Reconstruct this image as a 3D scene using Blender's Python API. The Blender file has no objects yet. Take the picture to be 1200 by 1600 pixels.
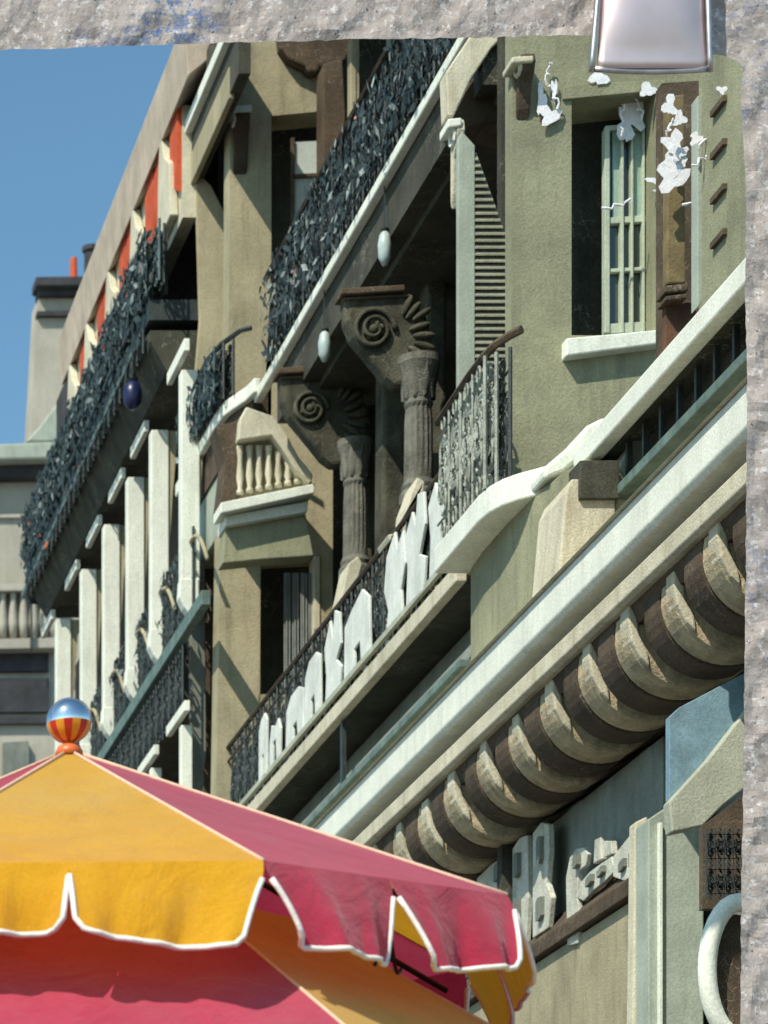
import bpy, math, random
from mathutils import Vector, Matrix
random.seed(7)
R = math.radians
C = bpy.context.scene.collection
sc = bpy.context.scene

# ---------------------------------------------------------------- camera, sky, sun, exposure
F, U0, V0, EYE = 5000.0, -680.0, 2500.0, 1.6       # lens in photo pixels, vanishing point of the street, eye height
cd = bpy.data.cameras.new('camera'); cam = bpy.data.objects.new('camera', cd); C.objects.link(cam)
cam.location = (0, 0, EYE); cam.rotation_euler = (R(90), 0, 0)
cd.sensor_width = 36; cd.lens = F/1600*36
cd.shift_x = (600-U0)/1600; cd.shift_y = (V0-800)/1600     # rising-front view, as in the photograph
cd.dof.use_dof = True; cd.dof.focus_distance = 14.5; cd.dof.aperture_fstop = 5.8
cd.clip_start = 0.05; cd.clip_end = 3000
sc.camera = cam
SUN = Vector((-0.48, -0.46, 0.75)).normalized()            # towards the sun
w = bpy.data.worlds.new('World'); sc.world = w; w.use_nodes = True
nt = w.node_tree; nt.nodes.clear()
sky = nt.nodes.new('ShaderNodeTexSky'); sky.sky_type = 'NISHITA'; sky.sun_disc = False
sky.sun_elevation = math.asin(SUN.z); sky.sun_rotation = math.atan2(SUN.x, SUN.y)
sky.air_density = 1.0; sky.dust_density = 0.8; sky.ozone_density = 3.0
bg = nt.nodes.new('ShaderNodeBackground'); bg.inputs[1].default_value = 0.14
wo = nt.nodes.new('ShaderNodeOutputWorld')
tint = nt.nodes.new('ShaderNodeMix'); tint.data_type = 'RGBA'; tint.blend_type = 'MULTIPLY'; tint.inputs[0].default_value = 1
tint.inputs[7].default_value = (.82, 1.06, 1.0, 1)         # the old print's cooler, greener sky, the same all over
nt.links.new(sky.outputs[0], tint.inputs[6]); nt.links.new(tint.outputs[2], bg.inputs[0]); nt.links.new(bg.outputs[0], wo.inputs[0])
sl = bpy.data.lights.new('sun', 'SUN'); so = bpy.data.objects.new('sun', sl); C.objects.link(so)
sl.energy = 4.7; sl.angle = R(0.5); sl.color = (1, .93, .80)
so.rotation_euler = SUN.to_track_quat('Z', 'Y').to_euler()
so.location = (-20, -20, 40)
vs = sc.view_settings; vs.view_transform = 'Standard'; vs.look = 'None'; vs.exposure = 0.1; vs.gamma = 1; vs.use_curve_mapping = False

# ---------------------------------------------------------------- helpers
def X(u, y): return (u-U0)/F*y
def Z(v, y): return EYE+(V0-v)/F*y
def P(u, v, y): return (X(u, y), y, Z(v, y))
def Yx(u, x): return x*F/(u-U0)                # depth at which the plane x shows at column u

class MB:
    def __init__(s): s.v = []; s.f = []; s.mi = []
    def add(s, vs_, fs, mi=0):
        o = len(s.v); s.v += [tuple(p) for p in vs_]
        for f in fs: s.f.append(tuple(i+o for i in f)); s.mi.append(mi)
    def box(s, x0, x1, y0, y1, z0, z1, mi=0):
        s.add([(x0,y0,z0),(x1,y0,z0),(x1,y1,z0),(x0,y1,z0),(x0,y0,z1),(x1,y0,z1),(x1,y1,z1),(x0,y1,z1)],
              [(0,3,2,1),(4,5,6,7),(0,1,5,4),(1,2,6,5),(2,3,7,6),(3,0,4,7)], mi); return s
    def pr(s, prof, y0, y1, mi=0):
        """prism along y of an (x,z) outline"""
        n = len(prof)
        a = sum(prof[i][0]*prof[(i+1)%n][1]-prof[(i+1)%n][0]*prof[i][1] for i in range(n))
        if a < 0: prof = prof[::-1]
        s.add([(x,y0,z) for x,z in prof]+[(x,y1,z) for x,z in prof],
              [tuple(range(n)), tuple(range(2*n-1, n-1, -1))]+[(i, i+n, (i+1)%n+n, (i+1)%n) for i in range(n)], mi); return s
    def front(s, poly, y, d, mi=0):
        """outline read off at depth y, real thickness d behind it"""
        return s.pr([(X(u,y), Z(v,y)) for u,v in poly], y, y+d, mi)
    def prx(s, prof, x0, x1, mi=0):
        """prism along x of a (y,z) outline"""
        n = len(prof)
        a = sum(prof[i][0]*prof[(i+1)%n][1]-prof[(i+1)%n][0]*prof[i][1] for i in range(n))
        if a < 0: prof = prof[::-1]
        s.add([(x0,y,z) for y,z in prof]+[(x1,y,z) for y,z in prof],
              [tuple(range(n-1,-1,-1)), tuple(range(n, 2*n))]+[(i, (i+1)%n, (i+1)%n+n, i+n) for i in range(n)], mi); return s
    def tube(s, pts, r, n=6, closed=False, mi=0):
        pts = [Vector(p) for p in pts]; m = len(pts); rings = []
        rr = r if isinstance(r, (list, tuple)) else [r]*m
        up = None
        for i, p in enumerate(pts):
            a = pts[(i-1)%m] if (closed or i > 0) else p
            b = pts[(i+1)%m] if (closed or i < m-1) else p
            t = (b-a).normalized()
            if up is None: up = Vector((0,0,1)) if abs(t.z) < .9 else Vector((1,0,0))
            side = t.cross(up)
            if side.length < 1e-6: side = t.cross(Vector((1,.3,0)))
            side.normalize(); up = side.cross(t).normalized()
            rings.append([p+(side*math.cos(2*math.pi*k/n)+up*math.sin(2*math.pi*k/n))*rr[i] for k in range(n)])
        vsx = [q for g in rings for q in g]; fs = []
        for i in range(m if closed else m-1):
            j = (i+1)%m
            for k in range(n): fs.append((i*n+k, i*n+(k+1)%n, j*n+(k+1)%n, j*n+k))
        if not closed: fs += [tuple(range(n-1,-1,-1)), tuple((m-1)*n+k for k in range(n))]
        s.add(vsx, fs, mi); return s
    def sweep(s, path, sec, mi=0):
        """path of (x,y,z); sec = list of (out, up), out measured to the left of travel"""
        m, n = len(path), len(sec); vv = []; fs = []
        for i in range(m):
            a = Vector(path[max(0,i-1)]); b = Vector(path[min(m-1,i+1)]); t = (b-a); t.z = 0; t.normalize()
            l = Vector((-t.y, t.x, 0))
            for o, u in sec: vv.append(Vector(path[i])+l*o+Vector((0,0,u)))
        for i in range(m-1):
            for k in range(n): fs.append((i*n+k, (i+1)*n+k, (i+1)*n+(k+1)%n, i*n+(k+1)%n))
        fs += [tuple(range(n)), tuple((m-1)*n+k for k in range(n-1,-1,-1))]
        s.add(vv, fs, mi); return s
    def lathe(s, prof, cx, cy, n=16, mi=0):
        m = len(prof); vv = [(cx+r*math.cos(2*math.pi*k/n), cy+r*math.sin(2*math.pi*k/n), z) for r, z in prof for k in range(n)]
        fs = [(i*n+k, i*n+(k+1)%n, (i+1)*n+(k+1)%n, (i+1)*n+k) for i in range(m-1) for k in range(n)]
        fs += [tuple(range(n-1,-1,-1)), tuple((m-1)*n+k for k in range(n))]
        s.add(vv, fs, mi); return s
    def build(s, name, mat, parent=None, bevel=0, smooth=False, loc=None):
        me = bpy.data.meshes.new(name); me.from_pydata(s.v, [], s.f)
        for m in (mat if isinstance(mat, (list, tuple)) else [mat]): me.materials.append(m)
        for p, i in zip(me.polygons, s.mi):
            p.material_index = i; p.use_smooth = smooth
        me.validate(); me.update()
        o = bpy.data.objects.new(name, me); C.objects.link(o)
        if parent: o.parent = parent
        if loc: o.location = loc
        if bevel:
            b = o.modifiers.new('bevel', 'BEVEL'); b.width = bevel; b.segments = 2; b.limit_method = 'ANGLE'; b.angle_limit = R(35)
        return o
def thing(name, label, cat, group=None, loc=(0,0,0)):
    o = bpy.data.objects.new(name, None); C.objects.link(o); o.location = loc
    return tag(o, label, cat, group)
def tag(o, label, cat, group=None):
    o['label'] = label; o['category'] = cat
    if group: o['group'] = group
    return o
def copy(o, parent, loc=None, scale=None, rotz=None):
    c = o.copy(); C.objects.link(c); c.parent = parent
    if loc is not None: c.location = loc
    if scale is not None: c.scale = scale
    if rotz is not None: c.rotation_euler = (0,0,rotz)
    return c
def part(name, parent, loc=(0,0,0)):
    o = bpy.data.objects.new(name, None); C.objects.link(o); o.parent = parent; o.location = loc; return o

# ---------------------------------------------------------------- materials
def nn(t, k, **kw):
    n = t.nodes.new(k)
    for a, b in kw.items(): setattr(n, a, b)
    return n
def mixc(t, fac, a, b, mode='MIX'):
    m = nn(t, 'ShaderNodeMix', data_type='RGBA', blend_type=mode)
    for sock, val in ((m.inputs[0], fac), (m.inputs[6], a), (m.inputs[7], b)):
        if isinstance(val, (int, float)): sock.default_value = val
        elif isinstance(val, tuple): sock.default_value = (*val, 1) if len(val) == 3 else val
        else: t.links.new(val, sock)
    return m.outputs[2]
def ramp(t, val, a, b, ca=(0,0,0), cb=(1,1,1)):
    r = nn(t, 'ShaderNodeValToRGB'); r.color_ramp.elements[0].position = a; r.color_ramp.elements[1].position = b
    r.color_ramp.elements[0].color = (*ca,1); r.color_ramp.elements[1].color = (*cb,1)
    t.links.new(val, r.inputs[0]); return r.outputs[0]
def noise(t, vec, scale, detail=4, rough=.55, dist=0):
    n = nn(t, 'ShaderNodeTexNoise'); n.inputs['Scale'].default_value = scale; n.inputs['Detail'].default_value = detail
    n.inputs['Roughness'].default_value = rough; n.inputs['Distortion'].default_value = dist
    t.links.new(vec, n.inputs['Vector']); return n.outputs['Fac']
def coords(t):
    tc = nn(t, 'ShaderNodeTexCoord'); oi = nn(t, 'ShaderNodeObjectInfo')
    m = nn(t, 'ShaderNodeMath', operation='MULTIPLY'); m.inputs[1].default_value = 17.0
    t.links.new(oi.outputs['Random'], m.inputs[0])
    a = nn(t, 'ShaderNodeVectorMath', operation='ADD'); t.links.new(tc.outputs['Object'], a.inputs[0]); t.links.new(m.outputs[0], a.inputs[1])
    return a.outputs[0]
def new(name):
    m = bpy.data.materials.new(name); m.use_nodes = True; t = m.node_tree
    return m, t, t.nodes['Principled BSDF']
def stone(name, col, dark=None, var=.35, scale=2.5, rough=.9, bump=.35, streak=.5, grain=.25, crackle=0, spec=.3, metal=0):
    m, t, b = new(name); v = coords(t)
    dark = dark or tuple(c*.55 for c in col)
    big = ramp(t, noise(t, v, scale, 5, .6), .35, .7)
    c = mixc(t, big, tuple(c*(1+var*.35) for c in col), tuple(c*(1-var) for c in col))
    mp = nn(t, 'ShaderNodeMapping'); mp.inputs['Scale'].default_value = (5, 5, .7); t.links.new(v, mp.inputs[0])
    st = ramp(t, noise(t, mp.outputs[0], 2.2, 6, .65), .5, .78)
    sm = nn(t, 'ShaderNodeMath', operation='MULTIPLY'); sm.inputs[1].default_value = streak; t.links.new(st, sm.inputs[0])
    c = mixc(t, sm.outputs[0], c, dark)
    fine = noise(t, v, 70, 3, .7)
    c = mixc(t, grain, c, ramp(t, fine, .3, .7, (.25,.25,.25), (1.5,1.5,1.5)), 'MULTIPLY')
    if crackle:
        dv = nn(t, 'ShaderNodeTexVoronoi', feature='DISTANCE_TO_EDGE'); dv.inputs['Scale'].default_value = 5
        n3 = nn(t, 'ShaderNodeTexNoise'); n3.inputs['Scale'].default_value = 7; n3.inputs['Detail'].default_value = 5; t.links.new(v, n3.inputs['Vector'])
        vm = nn(t, 'ShaderNodeVectorMath', operation='MULTIPLY_ADD'); vm.inputs[1].default_value = (.45,.45,.45)
        t.links.new(n3.outputs['Color'], vm.inputs[0]); t.links.new(v, vm.inputs[2]); t.links.new(vm.outputs[0], dv.inputs['Vector'])
        cr = ramp(t, dv.outputs['Distance'], .004, .012, (1,1,1), (0,0,0))
        gate = ramp(t, noise(t, v, 1.7, 3), .5, .58)
        mm = nn(t, 'ShaderNodeMath', operation='MULTIPLY'); t.links.new(cr, mm.inputs[0]); t.links.new(gate, mm.inputs[1])
        m2 = nn(t, 'ShaderNodeMath', operation='MULTIPLY'); t.links.new(mm.outputs[0], m2.inputs[0]); m2.inputs[1].default_value = crackle
        c = mixc(t, m2.outputs[0], c, (.42,.38,.3))
    t.links.new(c, b.inputs['Base Color']); b.inputs['Roughness'].default_value = rough
    b.inputs['Specular IOR Level'].default_value = spec; b.inputs['Metallic'].default_value = metal
    bp = nn(t, 'ShaderNodeBump'); bp.inputs['Strength'].default_value = bump; bp.inputs['Distance'].default_value = .02
    h = nn(t, 'ShaderNodeMath', operation='ADD'); t.links.new(fine, h.inputs[0]); t.links.new(noise(t, v, 9, 6, .65), h.inputs[1])
    t.links.new(h.outputs[0], bp.inputs['Height']); t.links.new(bp.outputs[0], b.inputs['Normal'])
    return m
def fabric(name, col, col2):
    m, t, b = new(name); v = coords(t)
    c = mixc(t, ramp(t, noise(t, v, 3.5, 4, .6), .35, .7), col, col2)
    fine = noise(t, v, 160, 2, .6)
    c = mixc(t, ramp(t, noise(t, v, 1.1, 5, .7), .5, .85), c, tuple(min(1, x*.85+.08) for x in col))
    c = mixc(t, .22, c, ramp(t, fine, .3, .7, (.45,.45,.45), (1.35,1.35,1.35)), 'MULTIPLY')
    t.links.new(c, b.inputs['Base Color']); b.inputs['Roughness'].default_value = .85; b.inputs['Specular IOR Level'].default_value = .15
    b.inputs['Sheen Weight'].default_value = .35
    tr = nn(t, 'ShaderNodeBsdfTranslucent'); t.links.new(c, tr.inputs[0])
    mx = nn(t, 'ShaderNodeMixShader'); mx.inputs[0].default_value = .4
    o = t.nodes['Material Output']; t.links.new(b.outputs[0], mx.inputs[1]); t.links.new(tr.outputs[0], mx.inputs[2]); t.links.new(mx.outputs[0], o.inputs[0])
    bp = nn(t, 'ShaderNodeBump'); bp.inputs['Strength'].default_value = .5; bp.inputs['Distance'].default_value = .03
    t.links.new(noise(t, v, 5, 5, .6, 1.2), bp.inputs['Height']); t.links.new(bp.outputs[0], b.inputs['Normal'])
    return m
def granite(name):
    m, t, b = new(name); v = coords(t)
    c = mixc(t, ramp(t, noise(t, v, 9, 6, .65, .6), .36, .66), (.48,.42,.385), (.29,.25,.23))
    c = mixc(t, ramp(t, noise(t, v, 34, 5, .7), .55, .63), c, (.60,.575,.57))
    c = mixc(t, ramp(t, noise(t, v, 60, 4, .7), .62, .68), c, (.055,.05,.05))
    # blue paint overspray worn into the stone
    bl = nn(t, 'ShaderNodeMath', operation='MULTIPLY')
    t.links.new(ramp(t, noise(t, v, 1.3, 5, .65), .5, .66), bl.inputs[0]); t.links.new(ramp(t, noise(t, v, 26, 5, .7), .47, .56), bl.inputs[1])
    c = mixc(t, bl.outputs[0], c, (.07,.15,.33))
    t.links.new(c, b.inputs['Base Color']); b.inputs['Roughness'].default_value = .85
    bp = nn(t, 'ShaderNodeBump'); bp.inputs['Strength'].default_value = .45; bp.inputs['Distance'].default_value = .02
    t.links.new(noise(t, v, 22, 8, .7), bp.inputs['Height']); t.links.new(bp.outputs[0], b.inputs['Normal'])
    return m
def simple(name, col, rough=.5, metal=0, bump=0, scale=20, var=.2):
    m, t, b = new(name); v = coords(t)
    n = noise(t, v, scale, 4, .6)
    c = mixc(t, ramp(t, n, .35, .65), tuple(x*(1-var) for x in col), tuple(x*(1+var*.4) for x in col))
    t.links.new(c, b.inputs['Base Color']); b.inputs['Roughness'].default_value = rough; b.inputs['Metallic'].default_value = metal
    if bump:
        bp = nn(t, 'ShaderNodeBump'); bp.inputs['Strength'].default_value = bump; bp.inputs['Distance'].default_value = .01
        t.links.new(n, bp.inputs['Height']); t.links.new(bp.outputs[0], b.inputs['Normal'])
    return m
M = {}
M['olive'] = stone('olive_render', (.315,.315,.20), (.16,.165,.105), .34, 1.6, streak=.7, crackle=.45)
M['beige'] = stone('beige_render', (.42,.375,.24), (.18,.16,.10), .25, 2, streak=.7, crackle=.45)
M['white'] = stone('pale_green_white_paint', (.82,.85,.74), (.48,.48,.38), .12, 3, streak=.5, bump=.2)
M['cream'] = stone('cream_stone', (.64,.60,.45), (.30,.23,.13), .22, 3, streak=.6)
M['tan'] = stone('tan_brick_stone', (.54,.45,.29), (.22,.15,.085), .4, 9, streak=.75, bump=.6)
M['grey'] = stone('grey_green_plaster', (.22,.24,.205), (.09,.09,.08), .3, 2.5, streak=.6)
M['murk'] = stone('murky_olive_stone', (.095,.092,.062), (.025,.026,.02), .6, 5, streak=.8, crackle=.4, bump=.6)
M['rust'] = stone('rusty_brown_paint', (.14,.07,.04), (.06,.035,.02), .4, 6, streak=.6)
M['blind2'] = stone('pale_grey_blind', (.50,.55,.50), (.3,.33,.3), .15, 4, .7, .1, streak=.3)
M['letter'] = stone('worn_white_lettering', (.62,.62,.52), (.3,.3,.24), .3, 6, .85, .3, streak=.7, grain=.4)
M['grey3'] = stone('sooty_grey_column', (.19,.185,.15), (.05,.05,.04), .5, 5, streak=.8, crackle=.4, bump=.6)
M['sash'] = stone('pale_green_sash_paint', (.50,.56,.43), (.28,.32,.25), .2, 5, .6, .2, streak=.5)
M['fascia'] = stone('grey_green_fascia', (.26,.29,.25), (.13,.14,.12), .3, 3, streak=.6)
M['pane'] = stone('blue_grey_pane_tint', (.36,.46,.50), (.2,.27,.3), .3, 6, .6, .1, streak=.6)  # tone of the sheets added to lighten the window panes
M['grey2'] = stone('olive_grey_louvre_paint', (.27,.27,.20), (.1,.1,.07), .25, 6, streak=.5)
M['ochre'] = stone('ochre_post_paint', (.20,.155,.075), (.07,.05,.03), .4, 8, streak=.6)
M['dark'] = stone('dark_wood_and_shade', (.075,.075,.055), (.028,.028,.021), .45, 3, streak=.6, crackle=.7, grain=.5)  # weathered wood; the dark tone also paints the shade of deep recesses
M['brown'] = stone('brown_wood_and_shade', (.11,.080,.052), (.04,.03,.02), .45, 3, streak=.6, crackle=.5, grain=.5)  # weathered wood; also paints shade under consoles and copings
M['iron'] = stone('dark_green_cast_iron', (.032,.045,.042), (.09,.12,.11), .5, 12, .5, .3, streak=.35, grain=.6, spec=.5)
M['verdigris'] = stone('verdigris_cast_iron', (.07,.12,.125), (.2,.26,.25), .5, 9, .55, .3, streak=.5, grain=.6, spec=.5)
M['paleiron'] = stone('pale_grey_painted_iron', (.34,.37,.31), (.08,.08,.07), .4, 12, .6, .3, streak=.5, grain=.5)
M['green_rail'] = stone('pale_teal_rail_paint', (.15,.22,.19), (.05,.08,.07), .4, 6, .6, .2)
M['red'] = stone('red_painted_panel', (.62,.10,.03), (.34,.05,.02), .3, 5, .7, .2)
M['pinkroof'] = stone('brown_pink_eave_board', (.54,.45,.35), (.32,.23,.17), .25, 3, .8, .2)
M['paleblock'] = stone('far_pale_stone', (.47,.44,.36), (.25,.23,.19), .2, 1.2, streak=.4)
M['slate'] = stone('dark_slate', (.06,.06,.065), (.03,.03,.03), .4, 3)
M['blue'] = stone('blue_painted_panel', (.21,.34,.41), (.32,.38,.37), .5, 4, .6, .2, streak=.4)
M['mint'] = stone('mint_door_paint', (.40,.45,.37), (.20,.23,.19), .22, 3, .6, .2, streak=.5)
M['pale'] = stone('pale_olive_fascia_paint', (.47,.49,.38), (.25,.26,.19), .25, 3, .7, .3, streak=.6)
M['flake'] = stone('flaking_white_paint', (.82,.82,.84), (.55,.54,.5), .12, 20, .8, .2, streak=.2)
M['granite'] = granite('rough_granite')
M['clip'] = simple('pinkish_sheet_metal', (.78,.62,.61), .46, .75, .1, 3, .12)
M['clip2'] = simple('dull_clip_edge', (.60,.57,.57), .45, 1, .1, 12, .2)
M['yellow'] = fabric('yellow_canvas', (.84,.47,.02), (.74,.38,.014))
M['crimson'] = fabric('crimson_canvas', (.62,.055,.12), (.52,.035,.085))
M['piping'] = simple('white_cotton_tape', (.82,.78,.72), .8, 0, .3, 60, .12)
M['seam'] = simple('pale_seam_tape', (.70,.48,.34), .8, 0, .3, 60, .12)
M['chrome'] = simple('mirror_chrome', (.82,.83,.86), .035, 1, 0, 4, .02)
M['pole'] = simple('dark_pole_metal', (.05,.05,.05), .4, 1)
M['asphalt'] = stone('asphalt', (.05,.05,.05), (.03,.03,.03), .3, 4)
M['paving'] = stone('pavement_stone', (.25,.24,.22), (.15,.14,.13), .3, 3)
M['orange'] = simple('orange_glaze', (.75,.16,.04), .4)
M['gold_gloss'] = simple('gold_orange_reflection', (.80,.33,.02), .15)  # gold stripes of the canopy reflection painted on the ball
M['red_gloss'] = simple('red_reflection', (.55,.03,.02), .15)  # red stripes of the same painted reflection
M['cobalt'] = simple('cobalt_glass', (.012,.016,.07), .35)
M['lantern'] = simple('frosted_lantern_glass', (.45,.55,.52), .3)
LM = [simple('dark_teal_iron_leaf', (.035,.055,.055), .6, 0, 0, 9, .5), simple('pale_flaked_iron_leaf', (.30,.35,.33), .7, 0, 0, 9, .4), simple('orange_red_blossom', (.55,.12,.03), .6)]
gm, t, b = new('window_glass'); b.inputs['Base Color'].default_value = (.05,.07,.07,1); b.inputs['Roughness'].default_value = .06; b.inputs['Specular IOR Level'].default_value = .8
M['glass'] = gm
M['cloth'] = stone('greyed_white_cloth', (.72,.75,.68), (.45,.48,.42), .2, 5, .9, .2, streak=.7)
gm2 = stone('pale_green_blind', (.30,.42,.35), (.2,.28,.23), .15, 4, .4, .1, streak=.3); M['blind'] = gm2
M['curtain'] = stone('grey_net_curtain', (.34,.36,.34), (.16,.17,.16), .2, 8, .9, .3, streak=.8)

# ---------------------------------------------------------------- ground
def st(name, mb, mat):
    o = mb.build(name, mat); o['kind'] = 'structure'; return o
st('ground', MB().box(-1500,1500,-1500,1500,-.3,-.02), M['paving'])
st('street', MB().box(-4.5,4.2,-60,300,-.2,0), M['asphalt'])
st('pavement', MB().box(4.2,40,-60,300,-.2,.13), M['paving'])

# ---------------------------------------------------------------- rough granite gateway wall (top and right edge of the view)
GY = 13.0
def gateway():
    # front sheet with an opening whose edges follow the photograph; splayed reveals behind; all vertices roughened
    rnd = random.Random(3)
    top = [(-2600, 150), (-400, 92), (0, 78), (150, 73), (300, 68), (450, 64), (600, 61), (760, 58), (900, 54), (1000, 60), (1085, 82), (1120, 84), (1150, 92), (1161, 104)]
    right = [(1157, 140), (1160, 220), (1166, 300), (1164, 420), (1167, 560), (1166, 800), (1164, 1000), (1161, 1250), (1158, 1450), (1157, 1600), (1157, 1900), (1157, 2800)]
    path = []
    def dens(a, b):
        n = max(1, int(math.hypot(b[0]-a[0], b[1]-a[1])/14))
        return [(a[0]+(b[0]-a[0])*i/n, a[1]+(b[1]-a[1])*i/n) for i in range(n)]
    al = top+right
    for a, b_ in zip(al, al[1:]): path += dens(a, b_)
    path.append(al[-1])
    ntop = next(i for i, p in enumerate(path) if p[1] > 98 and p[0] > 1150)
    rows = [-.62, -.35, -.18, -.1, -.05, 0]+[.03, .06, .1, .15, .2, .26, .33, .42, .55, .75, 1.0]
    mb = MB(); vv = []
    for i, (u, v) in enumerate(path):
        x, z = X(u, GY), max(Z(v, GY), -.1)
        # outward direction of the wall body: up along the top, right along the side, blended round the corner
        k = min(1, max(0, (i-ntop+4)/8)); d = Vector((math.sin(k*math.pi/2), 0, math.cos(k*math.pi/2)))
        for r in rows:
            j = lambda s: rnd.uniform(-s, s)
            if r < 0:      # splayed reveal, running back and away from the opening
                q = Vector((x, GY-r*.55+.01, z))+d*(-r*.85)
                amp = .006
            else:
                q = Vector((x, GY, z))+d*(r*1.25)
                amp = .006 if r > 0 else .003
            vv.append((q.x+j(amp), q.y+j(amp)-(.008*math.sin(q.x*9+q.z*7)+.006*math.sin(q.x*23-q.z*19))*(r > 0), q.z+j(amp)))
        # back face of the body
    n = len(rows); fs = []
    for i in range(len(path)-1):
        for k in range(n-1): fs.append((i*n+k, i*n+k+1, (i+1)*n+k+1, (i+1)*n+k))
        fs.append((i*n+n-1, i*n, (i+1)*n, (i+1)*n+n-1))
    mb.add(vv, fs)
    # left jamb, far outside the view, carries the lintel
    mb.box(X(-2600,GY)-1.2, X(-2600,GY), GY-.02, GY+.36, -.1, Z(150,GY)+1.2)
    o = mb.build('granite_gateway', M['granite'])
    sub = o.modifiers.new('sub', 'SUBSURF'); sub.levels = 1; sub.render_levels = 1; sub.subdivision_type = 'SIMPLE'
    tx = bpy.data.textures.new('rough', 'CLOUDS'); tx.noise_scale = .06; tx.noise_depth = 3
    dm = o.modifiers.new('disp', 'DISPLACE'); dm.texture = tx; dm.strength = .010; dm.mid_level = .5; dm.texture_coords = 'GLOBAL'
    tag(o, 'rough grey granite wall with blue paint stains along the top and right edge', 'stone wall')
gateway()

# clip on the gateway edge
def clip():
    t = thing('metal_clip', 'shiny pinkish metal clip hooked over the edge of the granite wall', 'clip', loc=P(1015, 60, GY-.06))
    bx, by, bz = t.location; y = GY-.075
    def L(u, v, yy): p = P(u, v, yy); return (p[0]-bx, p[1]-by, p[2]-bz)
    # curved plate : grid
    mb = MB(); nu, nv = 14, 14; vv = []
    for j in range(nv+1):
        s_ = j/nv; v = -70+s_*176
        bulge = -.03*math.sin(min(1, s_*1.15)*math.pi)-.01
        for i in range(nu+1):
            q = i/nu; uu = (941-s_*8)+q*(160+s_*14)
            yy = y+bulge*(1-(2*q-1)**4)
            vv.append(L(uu, v, yy))
    mb.add(vv, [(j*(nu+1)+i, (j+1)*(nu+1)+i, (j+1)*(nu+1)+i+1, j*(nu+1)+i+1) for j in range(nv) for i in range(nu)])
    o = mb.build('plate', M['clip'], t, smooth=True)
    s = o.modifiers.new('solid', 'SOLIDIFY'); s.thickness = .008
    for a, b_ in (((940,-70),(924,112)), ((1104,-70),(1110,112))):
        mb = MB(); pts = []
        for k in range(9):
            q = k/8; pts.append(L(a[0]+(b_[0]-a[0])*q, a[1]+(b_[1]-a[1])*q, y-.012*math.sin(q*math.pi)))
        mb.tube(pts, .012, 8); mb.build('rolled_edge', M['clip2'], t, smooth=True)
    mb = MB(); mb.tube([L(926+ (1108-926)*k/10, 108+4*math.sin(k/10*math.pi), y+.005) for k in range(11)], .012, 8); mb.build('lip', M['clip2'], t, smooth=True)
clip()

# ---------------------------------------------------------------- cast iron lace
def lace_mesh(name, W, H, seed, mat, r=.009):
    """panel in the local y-z plane, origin lower corner"""
    rnd = random.Random(seed); mb = MB()
    def ring(cy, cz, rad, a0=0, a1=360, n=10):
        cl = a1-a0 >= 360
        k = n if cl else n+1
        mb.tube([(0, cy+rad*math.cos(R(a0+(a1-a0)*i/n)), cz+rad*math.sin(R(a0+(a1-a0)*i/n))) for i in range(k)], r, 4, cl)
    mb.tube([(0,0,0),(0,0,H)], r*1.3, 4); mb.tube([(0,W/2,0),(0,W/2,H)], r, 4)
    mb.tube([(0,0,H*.16),(0,W,H*.16)], r, 4); mb.tube([(0,0,H*.84),(0,W,H*.84)], r, 4)
    for cy in (W*.25, W*.75):
        ring(cy, H*.5, W*.17); ring(cy, H*.5, W*.07, n=8)
        ring(cy, H*.30, W*.13, 20, 320); ring(cy, H*.70, W*.13, 200, 500)
        ring(cy-W*.12, H*.62, W*.09, 0, 270, 8); ring(cy+W*.12, H*.38, W*.09, 180, 450, 8)
        ring(cy, H*.08, H*.06, n=8); ring(cy, H*.92, H*.06, n=8)
        # leaves : small folded plates
        for k in range(16):
            a = rnd.uniform(0, 6.28); d = rnd.uniform(.05, .22)*W; l = rnd.uniform(.05,.09)*W*1.6
            y0, z0 = cy+d*math.cos(a)*.9, H*.5+d*math.sin(a)*1.6
            c, s_ = math.cos(a+1), math.sin(a+1)
            mb.add([(-.006,y0-l*c,z0-l*s_),(.006,y0-.45*l*s_,z0+.45*l*c),(-.006,y0+l*c,z0+l*s_),(.012,y0+.45*l*s_,z0-.45*l*c)], [(0,1,2,3)])
    me = mb
    o = me.build(name, mat); C.objects.unlink(o); return o
LACE = {k: lace_mesh('lace_panel', .62, .72, i, M[k], .0095) for i, k in enumerate(('iron', 'verdigris', 'paleiron'))}
def lace_run(parent, kind, x, y0, y1, z0, z1, n=None):
    L_ = y1-y0; n = n or max(1, round(L_/.62))
    for i in range(n):
        copy(LACE[kind], parent, (x, y0+L_*i/n, z0), (1, L_/n/.62, (z1-z0)/.72))
def z(r, x): return EYE+r*x            # a street-long edge seen at slope r, standing in plane x

def tangle(parent, x, y0, y1, z0, z1, n, seed, mats, size=.05, depth=.09):
    rnd = random.Random(seed); mb = MB()
    for _ in range(n):
        q = Vector((x+rnd.uniform(-depth, depth*.4), rnd.uniform(y0, y1), z0+(z1-z0)*rnd.random()**.9))
        a, b_ = rnd.uniform(0, 6.28), rnd.uniform(-.9, .9); l = size*rnd.uniform(.5, 1.3)
        d = Vector((math.sin(b_)*.5, math.cos(a), math.sin(a))); e = Vector((.5, -math.sin(a), math.cos(a)))*.45
        r_ = rnd.random()
        mb.add([q-d*l, q+e*l+Vector((-.01,0,0)), q+d*l, q-e*l+Vector((.006,0,0))], [(0,1,2,3)], 0 if r_ < .86 else (1 if r_ < .992 or len(mats) < 3 else 2))
    o = mb.build('leaf_tangle', mats, parent); o['kind'] = 'stuff'; return o

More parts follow.
